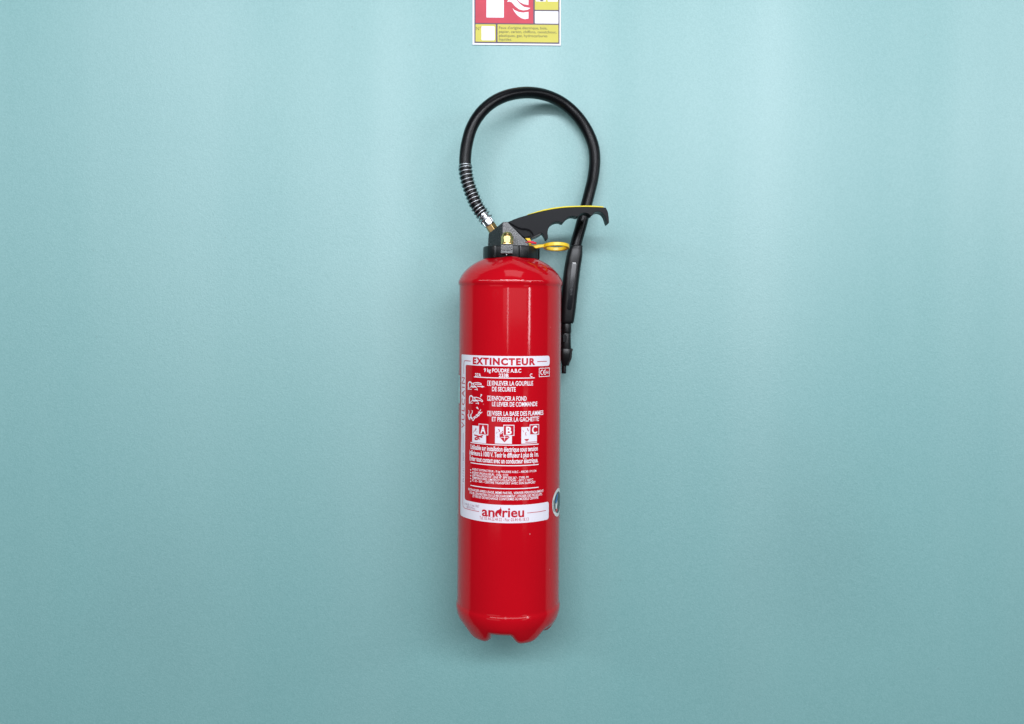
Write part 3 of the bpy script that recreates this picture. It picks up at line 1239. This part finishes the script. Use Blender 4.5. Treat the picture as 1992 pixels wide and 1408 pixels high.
def class_panel(panel, boxr, letter, lu, lv, art):
    pr = Print()
    pr.rect(*px_rect(*panel))
    w = pr.done('class_panel', M_white, label, T1)
    pr = Print()
    a0, a1, z0, z1_ = px_rect(*boxr)
    pr.rect(a0, a1, z0, z1_)
    pr.done('class_border', M_white, label, T2 * 1.1)
    pr = Print()
    b = 0.0011
    pr.rect(a0 + b, a1 - b, z0 + b, z1_ - b)
    pr.done('class_square', M_print, label, T2 * 1.5)
    tank_text(letter, lu[0], lu[1], lv, 14.2, M_ink, label, bold=0.03, off=T2 * 2)
    pr = Print()
    art(pr)
    pr.done('class_drawing', M_print, label, T2)


def art_a(pr):
    for s_, w in (([(268, 155), (276, 190), (250, 215), (246, 250)], 1.6), ([(212, 225), (208, 285)], 0.7), ([(300, 240), (290, 270)], 0.7),
                  ([(230, 332), (300, 350), (400, 385), (430, 395)], 2.6), ([(445, 340), (380, 370), (300, 390), (240, 420)], 2.4),
                  ([(240, 440), (300, 445), (340, 400)], 2.6), ([(330, 410), (350, 430), (375, 440)], 2.0)):
        pr.stroke_px([zp(*q) for q in s_], w)


def art_b(pr):
    pr.poly_px([zp(*q) for q in ((862, 300), (945, 226), (952, 250), (952, 345), (1075, 352), (1108, 390), (1040, 460), (980, 515), (925, 455), (862, 390))])
    for s_, w in (([(828, 185), (858, 220), (850, 255)], 1.5), ([(790, 250), (780, 300)], .6), ([(800, 370), (820, 392)], .6), ([(815, 260), (822, 285)], .6)):
        pr.stroke_px([zp(*q) for q in s_], w)


def art_c(pr):
    for s_, w in (([(1545, 165), (1562, 200), (1578, 240)], 1.6), ([(1435, 212), (1460, 260)], .8), ([(1522, 262), (1505, 300), (1520, 348)], 1.2)):
        pr.stroke_px([zp(*q) for q in s_], w)
    pr.stroke_px([zp(1482, 444), zp(1590, 440)], 1.4, False)
    pr.stroke_px([zp(1495, 462), zp(1575, 459)], 1.2, False)
    pr.stroke_px([zp(1510, 480), zp(1560, 478)], 1.2, False)
    pr.stroke_px([zp(1502, 516), zp(1785, 502)], 1.3, False)


class_panel((919.0, 945.6, 828.8, 861.0), (931.4, 950.0, 824.4, 846.0), 'A', (935.3, 945.2), 842.4, art_a)
class_panel((963.0, 995.8, 830.4, 863.0), (978.9, 1000.6, 826.2, 847.4), 'B', (984.4, 995.2), 844.4, art_b)
class_panel((1014.2, 1044.4, 830.2, 862.4), (1030.0, 1048.2, 825.2, 845.6), 'C', (1034.4, 1044.2), 842.6, art_c)
pr = Print()
pr.stroke_px([zp(880, 392), zp(1085, 390)], 0.9, False)
pr.poly_px([zp(*q) for q in ((940, 392), (972, 378), (984, 345), (996, 378), (1030, 390), (996, 402), (986, 490), (974, 404))])
pr.stroke_px([zp(880, 312), zp(938, 258)], 1.4, False)
pr.done('class_drawing', M_white, label, T2 * 1.2)

# round certification sticker at the right edge
M_dark = mat('sticker_dark', (0.05, 0.07, 0.07), 0.35)
M_blue = mat('sticker_blue', (0.04, 0.17, 0.50), 0.35)
M_srd = mat('sticker_red', (0.62, 0.05, 0.06), 0.35)
M_swh = mat('sticker_white', (0.70, 0.72, 0.70), 0.3)
al = L(1074.0, 980)[0]
zc = L(1080, 979.5)[1]
rst = 27.2 * 0.00084


def disc(c, z, r, n=40):
    return [(c + r * math.cos(2 * math.pi * k / n), z + r * math.sin(2 * math.pi * k / n)) for k in range(n)]


ca = al + rst
pr = Print()
pr.poly(disc(ca, zc, rst))
stick = pr.done('certification_sticker', M_swh, ext, T1)
pr = Print()
pr.poly(disc(ca, zc, rst * 0.76))
pr.done('sticker_centre', M_dark, stick, T2)
pr = Print()
pr.poly([(ca - .0130, zc + .0030), (ca - .0095, zc - .0005), (ca - .005, zc + .008), (ca - .001, zc + .0145), (ca - .006, zc + .0140)])
pr.done('sticker_swoosh', M_blue, stick, T2 * 1.4)
pr = Print()
pr.poly([(ca - .0128, zc + .0005), (ca - .0088, zc - .0010), (ca - .0045, zc + .005), (ca - .0045, zc - .002), (ca - .0075, zc - .0095), (ca - .0122, zc - .0085)])
pr.done('sticker_swoosh', M_swh, stick, T2 * 1.4)
pr = Print()
pr.poly([(ca - .0118, zc - .0105), (ca - .006, zc - .0080), (ca - .003, zc - .0118), (ca - .0085, zc - .0150)])
pr.done('sticker_swoosh', M_srd, stick, T2 * 1.4)
pr = Print()
for k in range(13):
    th = R2(160 + k * 4.6)
    r0, r1 = rst * 0.83, rst * 0.93
    th2 = th + R2(2.4)
    pr.poly([(ca + r0 * math.cos(th), zc + r0 * math.sin(th)), (ca + r1 * math.cos(th), zc + r1 * math.sin(th)),
             (ca + r1 * math.cos(th2), zc + r1 * math.sin(th2)), (ca + r0 * math.cos(th2), zc + r0 * math.sin(th2))])
pr.done('sticker_rim_print', M_dark, stick, T2)

# pale inspection sticker on the far left of the tank
M_pale = mat('pale_green_sticker', (0.42, 0.66, 0.62), 0.35)
al2 = L(895.2, 757)[0]
pr = Print()
z0_, z1_ = L(894, 785)[1], L(894, 729.6)[1]
pr.poly(rounded(al2 - 0.055, al2, z0_, z1_, 0.006, corners=(1, 1, 0, 1)))
st2 = pr.done('inspection_sticker', M_pale, ext, T1)
pr = Print()
zm = (z0_ + z1_) / 2
pr.stroke([(al2 - .004 - .004 * abs(math.cos(t)), zm + .012 + .008 * math.sin(t)) for t in [-1.4 + 0.2 * k for k in range(15)]], 0.0012)
pr.done('sticker_mark', M_blue, st2, T2)
pr = Print()
pr.frame(al2 - .016, al2 - .003, zm - .014, zm - .004, .0007)
pr.done('sticker_box', M_white, st2, T2)

# raised maker's name along the inlay of the gun
me = text_mesh('andrieu', 0.0)
x0 = min(v.co.x for v in me.vertices)
x1 = max(v.co.x for v in me.vertices)
for v in me.vertices:
    t = (v.co.x - x0) / (x1 - x0)
    vv = 574 - 26 * t
    uu = 1117.0 + (vv - 514) * (1107.6 - 1117.0) / 84.5
    p = gun_surface(uu + (0.33 - v.co.y) * 8.0, vv, 0.0027)
    v.co = p
link('lettering', me, mat('raised_black_lettering', (0.045, 0.047, 0.052), 0.3), inlay, smooth=False)

# wall bracket behind the tank, reaching the wall
bm = bmesh.new()
box(bm, -0.022, 0.022, RB - 0.002, WALL_Y, zz(640), zz(560))
finish('wall_hook', bm, M_black, ext, smooth=False, bevel=0.001)

# ------------------------------------------------------------------ the sign above
sign = bpy.data.objects.new('fire_class_sign', None)
COL.objects.link(sign)
SY = WALL_Y - 0.0022
sign.location = P(1005, 88, WALL_Y)
sign['label'] = 'yellow, red and white fire class sign on the wall above the extinguisher'
sign['category'] = 'sign'
M_sw = mat('sign_white', (0.80, 0.80, 0.84), 0.42, spec=0.16)
M_sg = mat('sign_grey_line', (0.12, 0.09, 0.13), 0.42, spec=0.16)
M_sr = mat('sign_red', (0.56, 0.062, 0.092), 0.42, vary=0.22, vary_scale=26, spec=0.16)  # red, mottled at random lighter and darker
M_sy = mat('sign_yellow', (0.60, 0.545, 0.10), 0.42, vary=0.08, vary_scale=22, spec=0.16)  # yellow with slight random variation in tone
M_st = mat('sign_text', (0.16, 0.15, 0.08), 0.5, spec=0.2)
STILT = 0.0106 - ROLL                                    # the sign hangs very slightly askew


def SP(u, v, y):
    p = P(u, v, y)
    o = P(1005, 88, y)
    d = p - o
    c, s = math.cos(STILT), math.sin(STILT)
    return Vector((o.x + d.x * c + d.z * s, y, o.z - d.x * s + d.z * c)) if False else p


def plate(name, pts, y0, y1, m, parent, bevel=None):
    bm = bmesh.new()
    extrude_outline(bm, pts, y0, y1)
    return finish(name, bm, m, parent, smooth=True, sharp=30, bevel=bevel)


def srect(u0, u1, v0, v1, r=0.0, n=4):
    def sk(u, v):
        return (u, v + (u - 1005) * 0.0102)           # lower edge falls to the right
    if r == 0:
        return [sk(u0, v0), sk(u1, v0), sk(u1, v1), sk(u0, v1)]
    out = []
    for cx, cv, st in ((u1 - r, v0 + r, -90), (u1 - r, v1 - r, 0), (u0 + r, v1 - r, 90), (u0 + r, v0 + r, 180)):
        for k in range(n + 1):
            t = R2(st + 90 * k / n)
            out.append(sk(cx + r * math.cos(t), cv + r * math.sin(t)))
    return out


yA, yB, yC, yD = SY, SY - 0.00025, SY - 0.00045, SY - 0.00065
plate('board', srect(919.2, 1091.0, -122, 87.6), yA, WALL_Y, M_sw, sign)
plate('grid_print', srect(922.8, 1088.4, -118, 84.2), yB, yA + 0.0001, M_sg, sign)
red = plate('red_panel', srect(925.0, 1037.4, -116, 45.2, 1.2), yC, yB + .0001, M_sr, sign)
plate('yellow_panel', srect(1040.4, 1086.2, -116, 18.4, 1.2), yC, yB + .0001, M_sy, sign)
plate('white_panel', srect(1040.4, 1086.2, 20.9, 45.0, 1.2), yC, yB + .0001, M_sw, sign)
pn = plate('yellow_panel', srect(925.0, 964.6, 47.6, 81.6, 1.2), yC, yB + .0001, M_sy, sign)
plate('number_field', srect(936.6, 962.4, 51.2, 78.8, 2.0), yD, yC + .0001, M_sw, pn)
pt = plate('yellow_panel', srect(967.8, 1086.2, 47.4, 81.6, 1.2), yC, yB + .0001, M_sy, sign)
plate('pictogram', srect(946.2, 980.2, -70, 34.4, 1.2), yD, yC + .0001, M_sw, red)


def z7(x, y):
    return 900 + x * 210 / 1992, y * 110 / 1043


for shp in ([(820, 30), (880, -60), (960, -80), (1000, 0), (1060, 70), (1135, 125), (1250, 145), (1205, 178), (1120, 190), (1040, 170), (965, 112), (930, 70), (905, 42), (868, 28)],
            [(920, 150), (960, 185), (1040, 220), (1120, 230), (1215, 215), (1215, 340), (1150, 352), (1080, 332), (1010, 282), (955, 215)],
            [(1010, -30), (1015, 0), (1060, 42), (1130, 76), (1215, 90), (1215, -200), (1100, -120)]):
    plate('pictogram', [z7(*q) for q in shp], yD, yC + .0001, M_sw, red)
ltr = [srect(1042.4, 1061.8, -24, 2.2, 1.0), srect(1065.4, 1085.0, -24, 2.2, 1.0)]
for q in ltr:
    plate('letter_field', q, yD, yC + .0001, M_sw, sign)


def flat_text(body, u0, u1, vbase, cap_px, m, parent, y, bold=0.0):
    me = text_mesh(body, bold)
    x0 = min(v.co.x for v in me.vertices)
    x1 = max(v.co.x for v in me.vertices)
    for v in me.vertices:
        u = u0 + (v.co.x - x0) / (x1 - x0) * (u1 - u0)
        vv = vbase + (u - 1005) * 0.0102 - v.co.y / CAP * cap_px
        v.co = P(u, vv, y)
    return link('lettering', me, m, parent, smooth=False)


flat_text('N°', 926.0, 935.8, 59.2, 6.4, M_st, pn, yD, 0.0)
for body, u1, vb in (("Feux d'origine électrique, bois,", 1064.6, 56.4), ('papier, carton, chiffons, caoutchouc,', 1082.8, 63.9),
                     ('plastiques, gaz, hydrocarbures', 1064.8, 71.6), ('liquides.', 995.8, 79.0)):
    flat_text(body, 970.8, u1, vb, 5.0, M_st, pt, yD, 0.006)
flat_text('C', 1047.6, 1057.4, 0.6, 16, M_sg, sign, yD - .0002, 0.03)
plate('bolt_symbol', [(1076, -20), (1081, -20), (1077, -11), (1080, -11), (1073.4, 0.8), (1074.4, -8), (1071.5, -8)], yD - .0002, yD + .0001, M_sg, sign)
